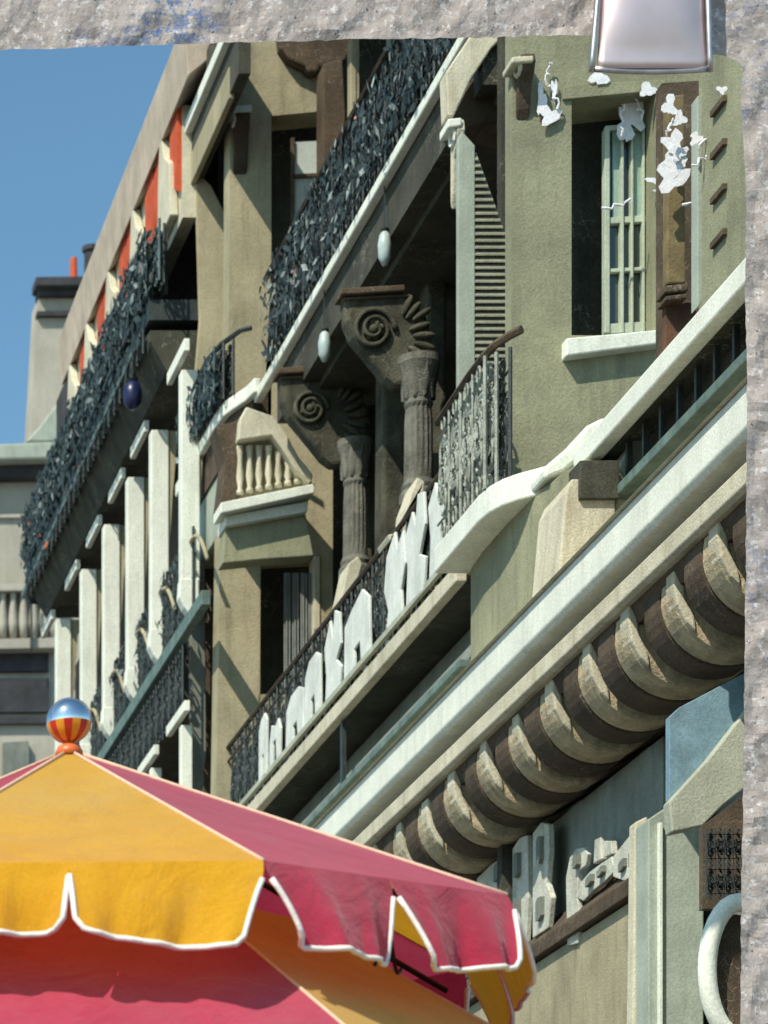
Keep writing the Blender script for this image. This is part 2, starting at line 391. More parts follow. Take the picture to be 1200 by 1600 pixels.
# ---------------------------------------------------------------- the near building (bays at y 19.4 and 27.5)
B = thing('balcony_building', 'tall olive plaster building with stone balconies, iron railings and bay windows', 'building')
Y1, Y2 = 19.4, 27.5
# --- bay walls facing down the street, with window openings
mb = MB()
mb.front([(800,30),(893,30),(893,800),(800,800)], Y1, .14)
mb.front([(893,30),(1024,30),(1024,142),(893,156)], Y1, .35)
mb.front([(893,524),(1024,524),(1024,800),(893,800)], Y1, .35)
mb.front([(1024,30),(1330,30),(1330,800),(1024,800)], Y1, .35)
mb.build('wall', M['olive'], B)
mb = MB()
mb.front([(392,20),(424,20),(424,640),(407,870),(404,1560),(333,1560),(338,1250),(345,800),(352,640),(358,480),(360,165),(372,160)], Y2, .25)
mb.front([(424,20),(520,20),(520,172),(424,181)], Y2, .3)
mb.front([(424,430),(520,430),(520,866),(408,872),(412,640)], Y2, .3)
mb.front([(404.5,1085),(520,1085),(520,1560),(404.5,1560)], Y2, .3)
mb.front([(499,866.5),(520,866.5),(520,1085),(499,1085)], Y2, .3)
mb.build('wall', M['beige'], B)
# rooms behind the windows and the deep loggia, walls coloured dark for shade
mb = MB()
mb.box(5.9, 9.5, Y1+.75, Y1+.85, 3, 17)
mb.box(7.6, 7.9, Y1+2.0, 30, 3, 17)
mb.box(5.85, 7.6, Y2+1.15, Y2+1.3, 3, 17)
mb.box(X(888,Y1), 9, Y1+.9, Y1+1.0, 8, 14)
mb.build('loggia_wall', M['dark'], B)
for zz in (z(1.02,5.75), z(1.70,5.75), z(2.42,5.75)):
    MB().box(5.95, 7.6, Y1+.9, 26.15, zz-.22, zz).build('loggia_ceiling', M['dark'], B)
# window in the near bay
def window(u0, u1, v0, v1, y, bars, parent, light):
    wdw = part('window', parent)
    return wdw
W1 = part('window', B); ys = Y1+.16
mb = MB()
for a, b_, c, d in ((945,953,200,520),(970,975,205,520),(986,990,200,520),(1004,1008,200,520),(1014,1027,140,526)):
    mb.front([(a,c),(b_,c),(b_,d),(a,d)], ys, .06)
for c, d in ((196,204),(340,350),(420,426),(506,522)):
    mb.front([(946,c),(1012,c-4),(1012,d-4),(946,d)], ys+.012, .04)
mb.build('sash_frame', M['sash'], W1, .004)
mb = MB()
for a, b_, c, d in ((957,968,204,340),(990,1003,204,340)): mb.front([(a,c),(b_,c),(b_,d),(a,d)], ys+.035, .01)
mb.build('blind', M['blind'], W1)
MB().front([(953,346),(972,345),(972,508),(953,510)], ys+.07, .01).front([(990,345),(1004,344),(1004,506),(990,508)], ys+.07, .01).build('pane_tint_sheet', M['pane'], W1)  # pale sheets added to lighten the panes
MB().front([(893,140),(1026,140),(1026,526),(893,526)], Y1+.45, .02).build('dark_room_sheet', M['dark'], W1)  # dark sheet stands in for the unlit room
mb = MB(); mb.front([(946,204),(1012,200),(1012,518),(946,522)], ys+.05, .008); mb.build('pane', M['glass'], W1)
mb = MB(); mb.front([(885,528),(1036,514),(1036,536),(885,556)], Y1-.09, .26); mb.build('sill', M['white'], W1, .01)
mb = MB(); mb.front([(880,137),(905,132),(1040,124),(1040,140),(893,154),(880,155)], Y1-.02, .04); mb.build('lintel', M['olive'], W1, .004)
# windows in the far bay
for (a, b_, c, d, kind) in ((424,505,180,430,0), (408,499,868,1085,1)):
    Wn = part('window', B)
    mb = MB(); mb.front([(a,c),(b_+8,c),(b_+8,d),(a,d)], Y2+.55, .02); mb.build('dark_room_sheet', M['dark'], Wn)  # dark backing paints the gloom inside the window
    if kind == 0:
        mb = MB(); mb.front([(461,222),(500,220),(500,345),(461,345)], Y2+.1, .02); mb.build('blind', M['blind2'], Wn)
        mb = MB(); mb.front([(457,272),(502,270),(502,275),(457,277)], Y2+.07, .029); mb.front([(455,215),(460,215),(460,430),(455,430)], Y2+.07, .03); mb.build('sash_frame', M['brown'], Wn)
    else:
        for uu in (444, 457, 470, 482):
            mb = MB(); n = 6
            for k in range(n):
                mb.front([(uu+k*1.6,895),(uu+k*1.6+1.5,895),(uu+k*1.6+1.5,1080),(uu+k*1.6,1080)], Y2+.08+.012*math.sin(k*2.1), .01)
            mb.build('curtain', M['curtain'], Wn)
        mb = MB(); mb.front([(491,868),(500,868),(500,1010),(491,1010)], Y2-.015, .2); mb.build('frame', M['cream'], Wn, .004)
# --- storey string courses that run along the street (near cornices and copings)
YN = 14.1
def longbar(name, x0, x1, ra, rb, y0, y1, mat, bevel=.008, xr=None):
    """street-long bar; ra/rb = top and bottom slope read on its outer face x0"""
    xr = xr or x0
    return MB().box(x0, x1, y0, y1, EYE+rb*xr, EYE+ra*xr).build(name, mat, B, bevel)
ct = EYE+1.028*5.45
mb = MB(); zt, zb = EYE+1.03*5.45, EYE+.988*5.45
mb.pr([(5.45,zt),(5.45,zb+.03),(5.475,zb),(5.75,zb),(6.3,zb),(6.3,zt)], YN, 30); mb.build('cornice', M['white'], B, .01)
mb = MB(); mb.pr([(5.42,zt+.002),(5.56,zt+.055),(5.56,zt+.11),(6.0,zt+.11),(6.0,zt+.002)], YN, 30); mb.build('cornice_moulding', M['cream'], B, .004)
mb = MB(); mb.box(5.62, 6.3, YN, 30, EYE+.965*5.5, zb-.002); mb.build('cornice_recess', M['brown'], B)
mb = MB(); z2t, z2b = EYE+.964*5.5, EYE+.943*5.5
mb.pr([(5.5,z2t),(5.5,z2b+.015),(5.53,z2b),(6.3,z2b),(6.3,z2t)], YN, 30); mb.build('cornice', M['cream'], B, .008)
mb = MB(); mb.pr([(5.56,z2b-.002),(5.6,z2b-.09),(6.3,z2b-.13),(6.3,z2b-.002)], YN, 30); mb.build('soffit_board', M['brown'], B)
# coping of the first balcony, with its S-curve round the near bay, and its balustrade coloured dark for shade
copz = EYE+1.116*5.75
sec = [(.0,0),(.0,.127),(-.09,.127),(-.09,0)]
pier_y = 18.25
mb = MB(); mb.sweep([(5.75,YN,copz),(5.75,16,copz),(5.75,pier_y,copz)], sec); mb.build('coping', M['white'], B, .012)
spath = [(5.85,18.24),(5.82,18.31),(5.77,18.38),(5.70,18.46),(5.62,18.54),(5.54,18.62),(5.48,18.71),(5.44,18.83),(5.42,19.0),(5.42,19.4),(5.42,19.95)]
mb = MB(); mb.sweep([(x,y,copz-.02) for x,y in spath], [(.0,0),(.0,.16),(-.22,.16),(-.22,0)]); mb.build('curved_coping', M['white'], B, .012)
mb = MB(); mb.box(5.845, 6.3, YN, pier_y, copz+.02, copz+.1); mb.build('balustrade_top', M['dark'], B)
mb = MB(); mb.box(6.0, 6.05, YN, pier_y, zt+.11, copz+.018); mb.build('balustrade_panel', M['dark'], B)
bar0 = MB().box(5.88, 5.91, 0, .03, EYE+1.06*5.82, copz).build('baluster_bar', M['iron'], B, loc=(0, YN+.1, 0))
for i in range(1, 14): copy(bar0, B, (0, YN+.1+i*.27, 0))
mb = MB(); mb.box(5.82, 6.0, YN, pier_y-.15, EYE+1.050*5.82, EYE+1.060*5.82); mb.build('bottom_rail', M['green_rail'], B, .006)
# pier of the near bay
pr_ = part('pier', B); yp = 17.72
mb = MB(); mb.front([(884,770),(893,748),(962,748),(962,860),(905,905),(872,905)], yp, .5); mb.build('shaft', M['cream'], pr_, .01)
mb = MB(); mb.front([(906,719),(968,719),(968,779),(906,779)], yp-.03, .2); mb.build('painted_shade_block', M['dark'], pr_, .006)  # dark colour stands in for shade on the pier front
mb = MB(); mb.front([(962,790),(970,722),(1000,672),(1023,650),(1023,728),(963,800)], yp+.05, .3); mb.build('cheek', M['mint'], pr_, .008)
mb = MB(); mb.front([(946,650),(970,690),(970,717),(905,717),(882,737),(852,748),(850,730),(885,700),(918,664)], 18.3, .35); mb.build('scroll_cap', M['white'], pr_, .02)
# solid parapet panel under the curved coping
mb = MB(); zt2 = zt+.11
pts = [(5.72,17.95),(5.66,18.2),(5.62,18.6),(5.60,19.0),(5.60,19.5),(5.62,19.85),(5.69,20.05),(5.82,20.15)]
mb.sweep([(x,y,0) for x,y in pts], [(0,zt2-.02),(0,copz-.015),(-.2,copz-.015),(-.2,zt2-.02)]); mb.build('parapet_panel', M['olive'], B, .01)
# lower parapet beyond the near bay
x3 = 5.62
mb = MB(); mb.box(x3, x3+.07, 20.18, Y2, EYE+1.143*x3, EYE+1.163*x3); mb.build('parapet_rail', M['cream'], B, .008)
mb = MB(); mb.box(x3+.072, 6.2, 20.18, Y2, EYE+1.15*x3, EYE+1.16*x3); mb.build('painted_shadow_board', M['dark'], B)  # dark board paints the shade below the parapet rail
mb = MB(); mb.box(5.72, 5.9, 20.18, Y2, EYE+1.166*x3+.02, EYE+1.166*x3+.07); mb.build('parapet_ledge', M['green_rail'], B, .006)
mb = MB(); mb.pr([(5.98,EYE+1.142*x3),(5.96,EYE+1.10*x3),(5.78,EYE+1.085*x3),(5.72,EYE+1.06*x3),(6.1,EYE+1.06*x3),(6.1,EYE+1.142*x3)], 20.18, Y2); mb.build('parapet_panel', M['grey'], B, .006)
mb = MB(); mb.box(5.64, 5.9, 20.18, Y2, EYE+1.047*x3, EYE+1.056*x3); mb.build('parapet_ledge', M['green_rail'], B, .006)
mb = MB(); mb.box(5.66, 5.69, 23.3, 23.36, EYE+1.05*x3, EYE+1.14*x3); mb.build('drain_pipe', M['iron'], B)
# railings (first balcony)
rl = part('railing', B)
zr0, zr1 = EYE+1.166*x3+.07, EYE+1.285*5.7
mb = MB(); mb.tube([(5.7,20.1,zr1),(5.7,Y2,zr1)], .022, 6); mb.tube([(5.7,20.1,zr1-.12),(5.7,Y2,zr1-.12)], .012, 6); mb.build('top_rail', M['brown'], rl)
lace_run(rl, 'iron', 5.7, 20.15, Y2-.1, zr0, zr1-.02)
rl = part('railing', B)
zc = copz+.14; zl = EYE+7.36
rp = [(5.58,18.66,zl+.05),(5.53,18.72,zl+.04),(5.47,18.82,zl+.02),(5.44,18.95,zl),(5.43,19.2,zl-.01),(5.43,19.9,zl-.04)]
mb = MB(); mb.tube(rp, .025, 6); mb.build('top_rail', M['brown'], rl)
lace_run(rl, 'paleiron', 5.43, 18.88, 19.9, zc, zl-.02, 2)
lace_run(rl, 'paleiron', 5.48, 18.82, 19.95, zc, zl-.02, 2)
lace_run(rl, 'iron', 5.54, 18.75, 20.0, zc, zl-.02, 2)
# --- consoles under the balcony: cushion-shaped stone corbels
zc0 = EYE+.918*5.6
prof = [(5.62,.12),(5.575,.06),(5.565,-.02)]
for k in range(13):
    a = R(188+k*8.6); prof.append((5.90+.34*math.cos(a), -.04+.335*math.sin(a)))
prof += [(6.05,-.33),(6.18,-.265),(6.3,-.18),(6.3,.12)]
k0 = None
for i in range(19):
    yy = 14.75+i*.655
    loc = (0, yy, zc0-.02*(i > 8))
    if k0 is None:
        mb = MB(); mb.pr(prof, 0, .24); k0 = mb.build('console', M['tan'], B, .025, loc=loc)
        mb = MB(); mb.pr([(x-.004 if x < 6.2 else x, z_-.006) for x, z_ in prof], .235, .49); k1 = mb.build('console_shade', M['brown'], B, .008, loc=loc)  # brown body paints the shaded underside of the console
        mb = MB(); mb.pr([(5.60,.06),(5.558,.06),(5.555,-.03),(5.572,-.13),(5.62,-.22),(5.67,-.265),(5.66,-.19),(5.615,-.1)], -.02, .12); k2 = mb.build('console_highlight', M['cream'], B, .012, loc=loc)  # cream edge paints the highlight on the console's street end
    else:
        jt = random.Random(i); loc = (jt.uniform(-.012,.012), yy+jt.uniform(-.02,.02), loc[2]+jt.uniform(-.015,.015)); sc_ = (1, jt.uniform(.88,1.1), 1)
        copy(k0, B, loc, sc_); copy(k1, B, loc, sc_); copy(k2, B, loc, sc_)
mb = MB(); mb.box(6.28, 6.6, YN, 30, .13, z2b+.3); mb.build('wall', M['grey'], B)
mb = MB(); mb.box(6.6, 9, YN, YN+.3, .13, z2b); mb.build('wall', M['grey'], B)
# --- second balcony: long coping, soffit, railing
zq = EYE+1.745*5.75
mb = MB(); mb.sweep([(5.75,Y1+1.0,zq-.05),(5.75,Y2-.8,zq-.05)], [(0,0),(0,.085),(-.07,.085),(-.07,0)]); mb.build('coping', M['white'], B, .012)
mb = MB(); mb.box(5.822, 7.6, Y1+.9, 26.15, zq-.42, zq+.02); mb.build('balcony_floor', M['dark'], B)
rl = part('railing', B); zr = EYE+1.885*5.75
mb = MB(); mb.tube([(5.75,Y1+1.2,zr),(5.75,Y2-1.25,zr)], .025, 6); mb.build('top_rail', M['brown'], rl)
lace_run(rl, 'iron', 5.77, Y1+1.2, Y2-1.25, zq+.06, zr)
lace_run(rl, 'iron', 5.81, Y1+1.1, Y2-1.35, zq+.06, zr)
tangle(rl, 5.77, Y1+1.2, Y2-1.3, zq+.06, zr-.02, 1500, 21, LM)
mb = MB(); mb.box(5.86, 5.89, Y1+1.2, Y2-1.25, zq+.06, zr-.03); mb.build('backing_board', M['dark'], rl)  # dark board added so gaps in the lace read as shade
rl = part('railing', B); zt_b = EYE+1.93*5.5
mb = MB(); mb.tube([(5.74,26.75,zt_b+.02),(5.66,26.8,zt_b+.02),(5.55,27.05,zt_b),(5.5,27.4,zt_b),(5.5,28.6,zt_b-.05)], .022, 6); mb.build('top_rail', M['iron'], rl)
lace_run(rl, 'verdigris', 5.5, 27.1, 28.6, zq+.1, zt_b); lace_run(rl, 'iron', 5.56, 27.0, 28.6, zq+.1, zt_b); lace_run(rl, 'iron', 5.62, 26.9, 28.6, zq+.1, zt_b)
tangle(rl, 5.53, 27.0, 28.6, zq+.1, zt_b-.03, 500, 22, LM)
# cap and curved balustrade of the far bay
mb = MB(); s2 = [(5.72,26.55),(5.69,26.75),(5.62,26.95),(5.575,27.1),(5.555,27.4),(5.55,28.0),(5.55,29.1)]
mb.sweep([(x,y,zq-.01) for x,y in s2], [(0,0),(0,.12),(-.06,.12),(-.06,0)]); mb.build('curved_coping', M['white'], B, .012)
mb = MB(); mb.sweep([(x+.08,y,zq-.85) for x,y in s2[3:]], [(0,0),(0,.52),(-.2,.52),(-.2,0)]); mb.build('parapet_panel', M['mint'], B, .01)
mb = MB(); mb.sweep([(x+.061,y,zq-.33) for x,y in s2[1:]], [(0,0),(0,.44),(-.15,.44),(-.15,0)]); mb.build('painted_shadow_board', M['brown'], B, .004)  # brown strip paints the shade under the curved coping
fb = part('balustrade', B); yb = 26.25
MB().front([(338,664),(384,656),(376,700),(371,786),(344,789),(352,720)], yb+.1, .3).build('painted_shade_pier', M['brown'], fb, .01)  # brown block paints the dark shade beside the balusters
mb = MB(); mb.front([(385,635),(428,650),(446,675),(466,712),(490,742),(486,752),(462,735),(440,700),(425,680),(372,688),(375,655)], yb, .22); mb.build('curved_cap', M['cream'], fb, .012)
for i in range(8):
    u = 379+i*15; vt = 690 if u < 430 else 690+(u-430)*.9
    hh = Z(vt,yb)-Z(768-(u-370)*.19,yb); zb_ = Z(768-(u-370)*.19,yb); rr = .032
    mb = MB(); mb.lathe([(rr*.9,zb_),(rr*.9,zb_+.03),(rr*.55,zb_+.05),(rr,zb_+hh*.35),(rr*.6,zb_+hh*.7),(rr*.9,zb_+hh-.02),(rr*.9,zb_+hh)], X(u,yb), yb+.1, 8); mb.build('baluster', M['cream'], fb, smooth=True)
mb = MB(); mb.front([(345,785),(492,755),(491,770),(345,802)], yb-.04, .3); mb.front([(352,806),(482,783),(480,800),(352,822)], yb+.05, .3); mb.build('base_moulding', M['white'], fb, .008)
MB().front([(352,824),(478,803),(490,868),(404,874),(348,880)], yb+.12, .2).build('apron', M['olive'], fb, .008)
mb = MB(); mb.front([(372,690),(425,682),(462,737),(488,754),(488,758),(372,782)], yb+.15, .05); mb.build('backing', M['beige'], fb)
# vertical brackets on bay edges: scroll consoles
def bracket(u, v0, v1, y, wd, mat_a, mat_b):
    br = part('bracket', B); h = v1-v0
    mb = MB(); mb.front([(u-wd,v0),(u+wd,v0-2),(u+wd,v0+h*.08),(u-wd,v0+h*.1)], y-.16, .2); mb.build('cap', mat_a, br, .01)
    mb = MB()
    pf = [(0,0),(-.13,-.01),(-.15,-.08),(-.12,-.16),(-.07,-.22),(-.05,-.30),(-.03,-.42),(0,-.5)]
    s = (Z(v0,y)-Z(v1,y))/.5; zt_ = Z(v0+h*.09,y)
    mb.prx([(y+a, zt_+b_*s*.9) for a, b_ in pf], X(u-wd*.7,y), X(u+wd*.55,y)); mb.build('scroll', mat_b, br, .012)
    mb = MB(); cz = zt_-.09*s; cx = X(u,y)
    mb.tube([(X(u-wd*.75,y)-.004, y-.08+.05*math.cos(a*.63), cz+.05*math.sin(a*.63)) for a in range(10)], .014, 5, True); mb.build('volute', mat_a, br)
bracket(817, 88, 190, Y1, 17, M['cream'], M['brown'])
bracket(711, 185, 330, 20.3, 11, M['white'], M['cream'])
bracket(376, 165, 275, Y2, 18, M['white'], M['brown'])
bracket(364, 806, 885, Y2, 11, M['cream'], M['brown'])
# open shutters standing out from the bay sides
def shutter(u0, u1, u2, vt, vs_, vb, y, ma, ms, n):
    s_ = part('shutter', B)
    mb = MB(); mb.front([(u0,vt+12),(u0+6,vt),(u1,vt+22),(u1,vb),(u0,vb)], y, .05); mb.front([(u2-5,vs_+8),(u2,vs_+12),(u2,vb),(u2-5,vb)], y, .05); mb.build('frame', ma, s_, .004)
    mb0 = None
    for i in range(n):
        v = vb-(i+.5)*(vb-vt)/n
        lim = u1+(u2-u1)*min(1, max(0, (v-vt-22)/(vs_-vt)))        # arched top: slats shorten upwards
        if lim < u1+5: continue
        zc_ = Z(v,y); hw = (Z(0,y)-Z((vb-vt)/n,y))*.78
        mb = MB(); xa, xb = X(u1,y), X(min(lim,u2-5),y)
        mb.prx([(y+.0,zc_-hw),(y+.045,zc_+hw*.75),(y+.045,zc_+hw),(y+.0,zc_-hw*.75)], xa, xb); mb.build('slat', ms, s_)
    return s_
shutter(716, 742, 800, 205, 365, 800, 20.0, M['mint'], M['grey2'], 56)
mb = MB(); mb.front([(306,290),(313,275),(320,280),(330,290),(357,345),(357,560),(300,640),(312,500)], 28.35, .06); mb.build('shutter', M['beige'], B, .006)
mb = MB(); mb.front([(298,880),(302,862),(312,866),(320,890),(322,1180),(300,1330),(297,1330)], 28.2, .08); mb.build('shutter', M['grey'], B, .006)
mb = MB(); mb.front([(318,850),(345,830),(345,1400),(318,1400)], 28.5, .06); mb.build('recess_board', M['brown'], B)
# upper-left details over the near loggia: eave bracket board, soffit
mb = MB(); mb.front([(697,112),(742,45),(800,45),(768,75),(735,125),(709,182),(700,180)], 20.25, .16); mb.build('eave_bracket', M['cream'], B, .01)
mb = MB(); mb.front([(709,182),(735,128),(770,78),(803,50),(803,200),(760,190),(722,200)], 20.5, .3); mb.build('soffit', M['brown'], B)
# ornament over far window & columns in the loggia
mb = MB(); mb.front([(432,20),(560,20),(552,70),(540,95),(512,108),(500,104),(498,112),(482,112),(478,104),(452,92),(438,74)], Y2-.12, .3); mb.build('hood_ornament', M['brown'], B, .02)
mb = MB(); mb.front([(505,100),(535,90),(540,180),(535,250),(512,290),(505,300)], Y2-.3, .25); mb.build('loggia_post', M['brown'], B, .01)
mb = MB(); mb.front([(548,60),(562,60),(562,170),(556,185),(548,175)], 26.6, .12); mb.build('loggia_post', M['beige'], B, .01)
def column(u, v0, v1, y, r, mat):
    x, za, zb_ = X(u,y), Z(v0,y), Z(v1,y); h = za-zb_; n = 32
    prof = [(1.35,0),(1.35,.07),(1.15,.10),(1.22,.13),(1.02,.17),(1.0,.3),(.97,.6),(.90,h-.36),(1.0,h-.33),(.93,h-.30),(1.05,h-.24),(1.25,h-.12),(1.5,h-.05),(1.5,h)]
    mb = MB(); vv = []
    for q, t_ in prof:
        fl_ = .07 if .2 < t_ < h-.34 else 0
        for k in range(n): rr = r*q*(1-fl_*(k % 2)); vv.append((x+rr*math.cos(6.2832*k/n), y+rr*math.sin(6.2832*k/n), zb_+t_))
    mb.add(vv, [(i*n+k, i*n+(k+1)%n, (i+1)*n+(k+1)%n, (i+1)*n+k) for i in range(len(prof)-1) for k in range(n)]+[tuple(range(n-1,-1,-1)), tuple((len(prof)-1)*n+k for k in range(n))])
    c = mb.build('column', mat, B)
    for k in range(9):                       # leaves of the capital
        a = 6.2832*k/9; mb = MB(); ca, sa = math.cos(a), math.sin(a)
        pts = []
        for q in range(6):
            o = r*(1.0+.28*(q/5)**2); hgt = zb_+h-.30+.045*q
            wv = .35*r*math.sin(math.pi*(q+.6)/6.2)
            pts += [(x+o*ca-wv*sa, y+o*sa+wv*ca, hgt), (x+(o+.02)*ca, y+(o+.02)*sa, hgt+.01), (x+o*ca+wv*sa, y+o*sa-wv*ca, hgt)]
        mb.add(pts, [f for q in range(5) for f in ((3*q,3*q+1,3*q+4,3*q+3),(3*q+1,3*q+2,3*q+5,3*q+4))]); mb.build('capital_leaf', mat, c, smooth=True)
    return c
column(654, 560, 790, 22.5, .10, M['grey3']); column(555, 690, 905, 25.25, .095, M['grey3'])
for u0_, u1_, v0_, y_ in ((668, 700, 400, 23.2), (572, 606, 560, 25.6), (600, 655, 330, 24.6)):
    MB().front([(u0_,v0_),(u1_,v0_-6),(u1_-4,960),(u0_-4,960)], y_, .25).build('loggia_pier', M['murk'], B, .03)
# stone corners at the column feet; cream tone paints in their sunlight
mb = MB(); mb.front([(633,830),(636,790),(652,745),(664,752),(662,775),(610,845),(606,835)], 21.9, .3); mb.build('column_base', M['cream'], B, .01)
mb = MB(); mb.front([(532,940),(545,880),(560,868),(566,880),(560,905),(535,945)], 24.9, .3); mb.build('column_base', M['cream'], B, .01)
# carved brackets with rosettes hanging under the second balcony
def blob(cx, cy, cz, rx, ry, rz, n=12, m=8):
    mb = MB(); vv = [(cx+rx*math.sin(math.pi*i/m)*math.cos(6.2832*k/n), cy+ry*math.sin(math.pi*i/m)*math.sin(6.2832*k/n), cz+rz*math.cos(math.pi*i/m)) for i in range(m+1) for k in range(n)]
    mb.add(vv, [(i*n+k, (i+1)*n+k, (i+1)*n+(k+1)%n, i*n+(k+1)%n) for i in range(m) for k in range(n)]); return mb
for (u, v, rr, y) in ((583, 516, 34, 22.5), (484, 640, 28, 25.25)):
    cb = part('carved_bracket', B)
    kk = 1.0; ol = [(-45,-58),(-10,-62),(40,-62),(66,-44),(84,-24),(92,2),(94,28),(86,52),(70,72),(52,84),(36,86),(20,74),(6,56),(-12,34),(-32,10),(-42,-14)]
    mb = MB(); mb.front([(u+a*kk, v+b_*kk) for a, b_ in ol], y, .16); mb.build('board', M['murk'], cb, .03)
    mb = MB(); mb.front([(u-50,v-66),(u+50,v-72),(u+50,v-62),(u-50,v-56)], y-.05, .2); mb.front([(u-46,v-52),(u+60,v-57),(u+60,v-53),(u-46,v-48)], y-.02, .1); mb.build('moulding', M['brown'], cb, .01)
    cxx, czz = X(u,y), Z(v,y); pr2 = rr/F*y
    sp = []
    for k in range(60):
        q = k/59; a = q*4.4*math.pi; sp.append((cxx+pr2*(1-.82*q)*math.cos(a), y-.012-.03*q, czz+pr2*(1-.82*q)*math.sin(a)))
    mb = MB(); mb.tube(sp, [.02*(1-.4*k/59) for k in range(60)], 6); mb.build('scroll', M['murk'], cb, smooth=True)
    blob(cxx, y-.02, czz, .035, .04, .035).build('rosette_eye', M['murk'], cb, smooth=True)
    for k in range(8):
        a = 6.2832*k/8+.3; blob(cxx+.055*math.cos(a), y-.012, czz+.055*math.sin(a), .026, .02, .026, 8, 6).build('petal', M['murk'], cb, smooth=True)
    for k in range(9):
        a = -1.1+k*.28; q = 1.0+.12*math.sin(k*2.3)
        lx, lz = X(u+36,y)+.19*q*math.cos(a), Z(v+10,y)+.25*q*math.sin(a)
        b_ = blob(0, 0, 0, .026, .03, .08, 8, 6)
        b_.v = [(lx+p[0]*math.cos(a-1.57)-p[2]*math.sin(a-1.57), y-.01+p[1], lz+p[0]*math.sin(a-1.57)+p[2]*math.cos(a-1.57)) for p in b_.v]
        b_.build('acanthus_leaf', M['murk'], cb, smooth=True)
# far right: street-side wall of the next bay, its post, and slotted pale boards
mb = MB(); mb.box(6.2, 6.5, 15.6, 17.45, Z(470,17), Z(40,17)); nb = mb.build('side_wall', M['olive'], B)
for (u, v) in ((1130,232),(1133,262+0),(1136,303),(1141,375)):
    pass
for k, v in enumerate((165, 232, 302, 372)):
    yy0, yy1 = Yx(1143, 6.2), Yx(1110, 6.2); zz = Z(v, (yy0+yy1)/2)
    mb = MB(); mb.box(6.175, 6.21, yy0+.06, yy1-.06, zz-.02, zz+.012); mb.build('vent_slot', M['brown'], B)
mb = MB(); mb.front([(1090,150),(1104,145),(1106,460),(1090,480)], 17.5, .1); mb.build('door_frame', M['mint'], B, .004)
mb = MB(); mb.front([(1043,150),(1070,146),(1072,442),(1042,444)], 17.9, .08); mb.build('post', M['ochre'], B, .01)
mb = MB(); mb.front([(1038,446),(1076,442),(1076,454),(1038,458)], 17.86, .14); mb.front([(1040,462),(1074,458),(1074,466),(1040,470)], 17.86, .14); mb.build('post_base', M['brown'], B, .008)
mb = MB(); mb.front([(1040,478),(1088,470),(1088,560),(1040,560)], 17.95, .06); mb.build('shutter_board', M['rust'], B, .004)
mb = MB(); mb.front([(1034,130),(1092,126),(1092,560),(1034,560)], 18.3, .1); mb.build('recess_board', M['brown'], B)
# flakes of white paint
fl = random.Random(5)
for fi_, (u, v, a, b_, y) in enumerate(((936,118,11,13,Y1-.03),(846,155,6,20,Y1-.03),(858,180,14,12,Y1-.03),(866,140,4,14,Y1-.03),(984,150,16,20,ys-.02),(990,178,16,22,ys-.02),(978,195,9,26,ys-.02),(1012,140,10,10,Y1-.05),
                       (1050,274,20,20,17.78),(1056,255,14,14,17.78),(1028,282,15,5,Y1-.06),(1052,222,14,16,17.78),(1046,165,9,14,17.78),(1062,185,8,10,17.78),(1088,216,8,8,17.45),(1060,238,12,10,17.78),(1128,140,7,5,16.4))):
    n = 18; pts = []; y -= .0015*fi_
    for k in range(n):
        a_ = 2*math.pi*k/n; q = (fl.uniform(.8, 1.1)+.3*math.sin(a_*3+fi_)+.15*math.sin(a_*5+2*fi_))*1.2; pts.append((u+a*q*math.cos(a_), v+b_*q*math.sin(a_)))
    mb = MB(); mb.front(pts, y, .006); mb.build('paint_flake', M['flake'], B)

for (u, v, l, a, y) in ((850,132,34,1.3,Y1-.02),(872,170,40,2.0,Y1-.02),(968,215,50,1.5,ys-.05),(1003,188,36,1.9,ys-.05),(1018,300,34,.1,Y1-.06),(1080,262,40,.6,17.4),(1066,320,46,-.2,17.7),(1090,232,36,.8,17.4),(1040,215,30,1.2,17.7),(940,330,44,.3,Y1-.02)):
    mb = MB(); pts = [(X(u+l*q/8*math.cos(a)+3*math.sin(q*1.9+u),y), y-.02-.01*math.sin(q), Z(v-l*q/8*math.sin(a)+3*math.cos(q*1.5+v),y)) for q in range(9)]
    mb.tube(pts, [.003+.006*abs(math.sin(q*.9+u)) for q in range(9)], 5); mb.build('paint_shred', M['flake'], B)

# ---------------------------------------------------------------- hung and standing things on the near building
def lantern(u, v0, v1, y, label, mat, r=.045):
    t = thing('hanging_lantern', label, 'lantern', 'hanging lanterns', loc=P(u, v0, y)); h = Z(v0,y)-Z(v1,y)
    mb = MB(); mb.lathe([(r*.4,-h),(r,-h*.8),(r*1.1,-h*.45),(r*.8,-h*.2),(r*.35,-h*.1)], 0, 0, 8); mb.build('globe', mat, t, smooth=True)
    mb = MB(); mb.lathe([(r*.5,-h*.12),(r*.7,-h*.05),(r*.1,0)], 0, 0, 8); mb.build('cap', M['iron'], t)
    mb = MB(); mb.tube([(0,0,0),(0,0,.5)], .006, 5); mb.build('chain', M['iron'], t)
lantern(601, 355, 415, 22.6, 'pale hanging lantern, the upper of two in the dark loggia', M['lantern'])
lantern(507, 512, 565, 24.4, 'pale hanging lantern, the lower of two below the long coping', M['lantern'])
lantern(557, 178, 198, 25.9, 'tiny orange lamp in the dark ironwork near the top', M['orange'], .04)
lantern(207, 590, 640, 28.9, 'dark cobalt blue lantern hung under the far gallery', M['cobalt'], .08)
